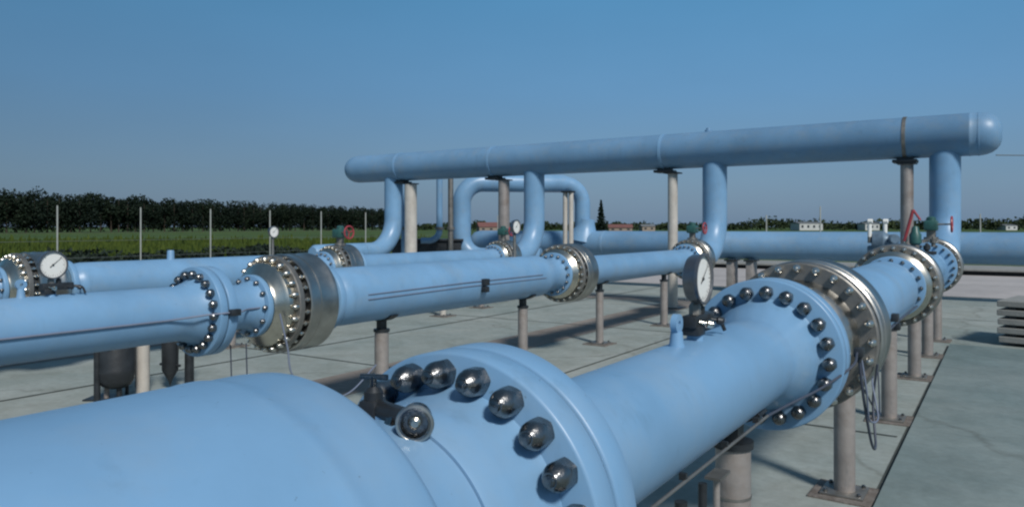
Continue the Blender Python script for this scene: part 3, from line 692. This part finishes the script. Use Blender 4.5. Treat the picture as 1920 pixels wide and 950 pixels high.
bm = B(); box(bm, (XB+.335, 7.75, ZZB+.03), (.07, .09, .085), bev=.006); box(bm, (XB+.33, 7.75, ZZB-.06), (.07, .09, .07), bev=.006)
tag(obj('junction_box', bm, mDark, None, loc=(XB+.335, 7.75, ZZB)), 'small black double box on the side of the fat pipe of the second run', 'junction box')
cable('signal_cable', [(XB+.38, 4.5, ZZB-.05), (XB+.42, 4.55, ZZB-.35), (XB+.44, 4.6, ZZB-.62), (XB+.45, 4.9, ZZB-.86), (XB+.42, 5.3, ZZB-.90), (XB+.36, 5.75, ZZB-.70)], .008, mCableBlue, 'pale cable hanging in a long loop under the shiny steel valve')
for dy, lab in ((0, 'thin dark wire hanging straight from the blue flange of the second run, left one'), (.16, 'thin dark wire hanging straight from the blue flange of the second run, right one')):
    bm = B(); tube(bm, [(XB+.2, 4.12+dy, ZZB-.3), (XB+.2, 4.13+dy, ZZB-.6), (XB+.2, 4.12+dy, ZZB-.85)], .006, 8)
    tag(obj('hanging_wire', bm, mRubber, None, loc=(XB+.2, 4.12+dy, ZZB-.3)), lab, 'wire')
# overhead wire leaving the header towards the right
a = at(1868, 291, 15.0); b = at(2500, 286, 40)
bm = B(); tube(bm, [a.lerp(b, k/12)-Vector((0, 0, .35*math.sin(PI*k/12)*.25)) for k in range(13)], .012, 6)
tag(obj('overhead_wire', bm, mWire, None, loc=a), 'thin overhead wire leaving the right end of the header', 'wire')

# ------------------------------------------------------------------ gauges
def gauge(X, Y, Zr, rpipe, zc, r, lab, full=True, tilt=0., ang=0.):
    zt = H+Zr+rpipe; zc += H; dep = .054*r/.1
    t = empty('pressure_gauge', (X, Y, zt), lab, 'gauge', 'pressure gauges on the blue runs')
    ax = Vector((math.cos(ang), math.sin(ang), tilt)).normalized(); c_ = Vector((X, Y, zc)); f_ = c_+ax*dep*.5
    bm = B(); lathe(bm, c_-ax*dep*.5, ax, [(0, r*.72), (.008, r*.9), (.02, r*.97), (dep, r), (dep+.004, r*1.03), (dep+.016, r*1.03), (dep+.016, r*.93), (dep+.004, r*.93)], 56); cs = obj('case', bm, mCase, t)
    bm = B(); lathe(bm, f_, ax, [(.0045, .001), (.0045, r*.93)], 56, cap=False); obj('dial_face', bm, mWhite, t, smooth=0)
    _, u, v = basis(ax); fo = f_+ax*.007
    bm = B(); nd = (v*.62-u*.72).normalized()
    p = u*0
    for a_, w_ in ((nd, .8), ):
        s_ = ax.cross(a_)
        vs_ = [bm.verts.new(fo-a_*r*.28-s_*r*.035), bm.verts.new(fo-a_*r*.28+s_*r*.035), bm.verts.new(fo+a_*r*w_+s_*r*.012), bm.verts.new(fo+a_*r*w_-s_*r*.012)]; bm.faces.new(vs_)
    lathe(bm, fo, ax, [(0, r*.08), (.004, r*.06)], 14)
    obj('needle', bm, mDark, t, smooth=0)
    bm = B(); fo2 = f_+ax*.0058
    for k in range(25):
        a_ = R_(-225+270*k/24+90-90); dr = u*math.cos(a_)+v*math.sin(a_); s_ = ax.cross(dr); L_ = .16 if k % 4 == 0 else .08
        bm.faces.new([bm.verts.new(fo2+dr*r*.86+s_*r*.012), bm.verts.new(fo2+dr*r*.86-s_*r*.012), bm.verts.new(fo2+dr*r*(.86-L_)-s_*r*.012), bm.verts.new(fo2+dr*r*(.86-L_)+s_*r*.012)])
    obj('scale_marks', bm, mDark, t, smooth=0)
    bm = B(); lathe(bm, (X, Y, zt-.01), (0, 0, 1), [(0, .026), (zc-r-zt-.03, .022)], 14); lathe(bm, (X, Y, zc-r-.055), (0, 0, 1), [(0, .024), (.045, .024), (.06, .014)], 6); obj('stem', bm, mSteelD, t)
    if full:
        mz = zt+(zc-r-zt)*.52
        bm = B(); box(bm, (X, Y+.04, mz), (.06, .22, .05), bev=.008); box(bm, (X, Y-.02, mz-.035), (.075, .075, .04), bev=.006); lathe(bm, (X+.005, Y+.05, mz+.02), (0, 0, 1), [(0, .018), (.03, .018), (.035, .010), (.055, .010)], 12); lathe(bm, (X, Y+.09, mz), (1, 0, 0), [(-.035, .022), (.035, .022)], 12); mb = obj('manifold_block', bm, mDark, t)
        for dy, dx in ((.14, .02), (.09, .06), (-.03, .055)):
            bm = B(); lathe(bm, (X+.02, Y+dy, mz), (dx*12, .4, -.15), [(0, .007), (.035, .007), (.04, .016), (.058, .017), (.064, .009)], 14); obj('needle_knob', bm, mSteelB if dy < 0 else mDark, t)
        bm = B(); tube(bm, spline([(X, Y+.13, mz), (X+.03, Y+.20, mz-.01), (X+.05, Y+.22, mz-.06)], 6), .008, 8); obj('impulse_tube', bm, mDark, t)
    return t
gauge(XA, 2.90, ZA, .205, -.205, .098, 'large foreground gauge, white dial seen steeply from the side, beside the bolted flange')
gauge(XB+.02, 2.74, ZB, .228, -.275, .098, 'large round gauge with white dial facing the camera at the left edge')
gauge(XC, 8.85, ZC, .300, -.09, .10, 'small round white gauge in front of the field, above the shiny steel valve', full=False)
gauge(XB, 8.93, ZB, .300, .0, .098, 'small narrow-looking white gauge left of the second riser', full=False)
def lug(parent, X, Y, Zr, rpipe, h=.115):
    zt = H+Zr+rpipe; bm = B()
    lathe(bm, (X, Y, zt-.015), (0, 0, 1), [(0, .034), (.03, .026), (h*.6, .022)], 18)
    lathe(bm, (X-.012, Y, zt+h*.72), (1, 0, 0), [(0, .012), (0, .036), (.024, .036), (.024, .012)], 22, cap=False)
    lathe(bm, (X-.012, Y, zt+h*.72), (1, 0, 0), [(0, .012), (.024, .012)], 22, cap=False)
    obj('lifting_lug', bm, mPaint, parent)
def stub(parent, X, Y, Zr, rpipe, h=.05, r=.028):
    zt = H+Zr+rpipe; bm = B(); lathe(bm, (X, Y, zt-.015), (0, 0, 1), [(0, r*1.25), (.02, r*1.1), (h, r), (h+.01, r*.9)], 18); obj('stub', bm, mPaint, parent)
lug(tA, XA, 2.70, ZA, .205); stub(tA, XA, 2.90, ZA, .205, .055, .03)
lug(tB, XB, 2.55, ZB, .228, .125); stub(tB, XB+.02, 2.74, ZB, .228, .06, .03)
stub(tC, XC, 6.9, ZC, .30, .14, .05)

# small dark fitting with a shiny ring on the neck of the foreground vessel
t = empty('needle_valve', (XA+.02, 1.2, ZZ+.25), 'dark little fitting with a shiny ring cap on the neck between vessel and bolted flange', 'valve')
p0 = Vector((XA-.045, 1.15, ZZ+.245)); p1 = Vector((XA+.075, 1.12, ZZ+.276))
bm = B(); tube(bm, [p0+Vector((-.02, .0, -.05)), p0+Vector((-.02, 0, .0)), p0+Vector((.0, 0, .03)), p1], [.022, .022, .02, .018], 16); obj('stem', bm, mDark, t)
bm = B(); box(bm, p0+Vector((-.02, 0, .02)), (.05, .05, .06), bev=.012); lathe(bm, p0+Vector((-.02, 0, .045)), (0, 0, 1), [(0, .02), (.02, .02), (.03, .012)], 16); obj('body', bm, mDark, t)
bm = B(); tube(bm, [p0+Vector((-.02, 0, .07)), p0+Vector((-.02, 0, .095))], .007, 10); tube(bm, [p0+Vector((-.045, -.012, .095)), p0+Vector((.008, .012, .095))], .006, 10); obj('tee_handle', bm, mBolt, t)
bm = B(); lathe(bm, p0.lerp(p1, .5), p1-p0, [(-.012, .026), (.012, .026)], 6); lathe(bm, p0.lerp(p1, .5)+Vector((0, 0, -.04)), (0, 0, 1), [(0, .014), (.04, .014)], 14); obj('hex_union', bm, mBolt, t)
ax = Vector((.55, -.80, -.05)).normalized()
bm = B(); lathe(bm, p1-ax*.02, ax, [(-.02, .018), (0, .030), (.03, .034), (.045, .034), (.047, .027), (.03, .024)], 28); obj('cap', bm, mBolt, t)
bm = B(); _, u, v = basis(ax); tube(bm, [p1+ax*.022+(u*math.cos(2*PI*k/28)+v*math.sin(2*PI*k/28))*.033 for k in range(29)], .0045, 8); obj('ring', bm, mSteel, t)
bm = B(); lathe(bm, p1-ax*.01, ax, [(0, .012), (.03, .012), (.034, .007)], 14); obj('plug', bm, mSteelB, t)

# ------------------------------------------------------------------ instrument cluster left of the nearest run's second valve
x, y = gat(1652, 11.2)
t = empty('instrument_stand', (x, y, 0), 'grey-blue instrument cluster with two white caps beside the red lever', 'instrument')
bm = B(); lathe(bm, (x, y, .02), (0, 0, 1), [(0, .03), (1.55, .03)], 14); obj('stand', bm, mSteelD, t)
bm = B(); lathe(bm, (x-.12, y, H-.21), (1, 0, 0), [(0, .11), (.02, .15), (.16, .15), (.19, .12), (.26, .09)], 30); box(bm, (x+.02, y, H-.36), (.40, .18, .16), bev=.02); lathe(bm, (x+.16, y-.05, H-.18), (.4, -1, 0), [(-.05, .07), (.10, .075), (.12, .06)], 22); obj('transmitter_body', bm, mTrans, t)
for dx, dy, h in ((-.17, 0, .10), (.06, .0, .10)):
    bm = B(); lathe(bm, (x+dx*CT, y+dx*ST, H-.24), (0, 0, 1), [(0, .028), (.10, .028)], 14); obj('neck', bm, mSteelD, t)
    bm = B(); lathe(bm, (x+dx*CT-.05, y+dx*ST, H+.08+.0), (1, 0, 0), [(.02, .028), (.028, .036), (.085, .036), (.092, .028)], 22); lathe(bm, (x+dx*CT, y+dx*ST, H-.15), (0, 0, 1), [(0, .03), (.19, .03)], 14); obj('white_cap', bm, mWhite, t)
x, y = gat(1712, 11.6)
t = empty('lever_valve', (x, y, 0), 'small green valve with an upright red lever in front of the rightmost support post', 'valve')
bm = B(); lathe(bm, (x, y, .02), (0, 0, 1), [(0, .035), (1.72, .035)], 14); obj('stem_pipe', bm, mSteelD, t)
bm = B(); lathe(bm, (x+.03, y, H-.28), (0, 0, 1), [(0, .06), (.03, .085), (.16, .085), (.20, .06), (.26, .05), (.29, .03)], 24); obj('body', bm, mGreen, t)
bm = B()
for (a_, b_, w1) in [((x-.12, y, H-.22), (x+.0, y, H+.26), .03), ((x+.0, y, H+.26), (x+.10, y, H+.10), .022)]:
    tube(bm, [a_, b_], w1*.8, 8)
obj('lever', bm, mRed, t)
t = empty('needle_manifold', (XA-.1, 13.2, ZZ+.3), 'cluster of dark little valves on top of the nearest run before the rightmost riser', 'valve')
for k, (dx, dy, dz, r, m) in enumerate([(-.2, 0, .08, .05, mDark), (-.05, .1, .12, .06, mSteelD), (.12, 0, .10, .05, mDark), (.0, -.1, .24, .045, mSteelB), (.2, .1, .2, .05, mSteelD), (-.18, .1, .24, .04, mSteelB)]):
    bm = B(); lathe(bm, (XA+dx-.1, 13.2+dy, ZZ+.22+dz-.08), (0, 0, 1), [(0, r*.6), (.05, r*.6), (.06, r), (.12, r), (.13, r*.5), (.16, r*.4)], 16); obj('valve_body', bm, m, t)
bm = B(); box(bm, (XA-.1, 13.2, ZZ+.25), (.5, .12, .05), bev=.01); obj('block', bm, mDark, t)

# ------------------------------------------------------------------ tanks under the second run
gx, gy = gat(218, 8.75)
t = empty('black_tank', (gx, gy, 0), 'black round-bottomed tank hanging on a stand below the left part of the second run', 'tank')
bm = B(); lathe(bm, (gx, gy, 0), (0, 0, 1), [(.13, .03), (.14, .10), (.17, .155), (.23, .19), (.31, .20), (.34, .205), (.36, .20), (1.02, .20), (1.06, .18)], 40); obj('shell', bm, mTank, t)
bm = B(); lathe(bm, (gx+.06, gy, 0), (0, 0, 1), [(.0, .06), (.03, .06), (.04, .03), (.15, .03)], 14); obj('drain', bm, mDark, t)
for px, d, m, r in ((182, 8.6, mDark, .035), (200, 8.75, mPost, .03), (238, 9.0, mDark, .02)):
    x, y = gat(px, d); bm = B(); lathe(bm, (x, y, .0), (0, 0, 1), [(0, r), (1.1 if r > .02 else .3, r)], 14); obj('leg', bm, m, t)
x, y = gat(212, 8.8); bm = B(); box(bm, (x, y, .01), (.55, .3, .018), rot=TH); obj('base_plate', bm, mDark, t)
x, y = gat(204, 8.5); bm = B(); lathe(bm, (x, y, .72), (-ST*-1, -CT, 0), [(0, .05), (.03, .05), (.04, .03)], 18); obj('port', bm, mSteelD, t)
x, y = gat(268, 9.1); p = empty('support_post', (x, y, 0), 'pale short post between the black tank and the pointed filter', 'post')
bm = B(); lathe(bm, (x, y, .0), (0, 0, 1), [(0, .075), (.86, .075), (.87, .05), (1.1, .05)], 24); obj('shaft', bm, mPostL, p)
bm = B(); tube(bm, [(x-.14, y, .05), (x-.14, y, 1.0)], .014, 8); obj('side_pipe', bm, mDark, p)
x, y = gat(319, 9.3)
t = empty('filter_pot', (x, y, .5), 'black cone-bottomed filter pot right of the black tank', 'filter')
bm = B(); lathe(bm, (x, y, 0), (0, 0, 1), [(.04, .004), (.10, .02), (.24, .095), (.62, .10), (.63, .125), (.70, .125), (.71, .08), (1.0, .08), (1.08, .10)], 30); obj('bowl', bm, mTank, t)
bm = B(); tube(bm, [(x-.16, y-.03, .30), (x+.16, y+.03, .30)], .016, 10); obj('cross_pipe', bm, mDark, t)
bm = B(); lathe(bm, (x-.13, y-.05, .66), (0, 0, 1), [(0, .03), (.09, .03)], 12); obj('red_knob', bm, mRed, t)
x2, y2 = gat(355, 9.35); bm = B(); tube(bm, [(x, y, .55), (x2, y2, .55)], .035, 12); obj('outlet_pipe', bm, mDark, t)
bm = B(); lathe(bm, (x2, y2, 0), (0, 0, 1), [(0, .055), (1.12, .055)], 14); obj('leg', bm, mDark, t)

# ------------------------------------------------------------------ slab stack at the right edge
t = empty('slab_stack', (.72, 15.6, 0.05), 'stack of grey concrete slabs with dark gaps at the right edge of the yard', 'slab stack')
for k in range(5):
    bm = B(); box(bm, (.74+random.uniform(-.015, .015), 15.7, .105+k*.150), (1.42, 1.42, .10), rot=-.22+random.uniform(-.01, .01), bev=.012); obj('slab', bm, mKerb, t, smooth=0)
    for dx in (-.5, .5):
        bm = B(); box(bm, (.74+dx*.98, 15.7-dx*.2, .029+k*.150+(.016 if k == 0 else 0)), (.09, 1.3, .048), rot=-.22); obj('batten', bm, mDark, t, smooth=0)
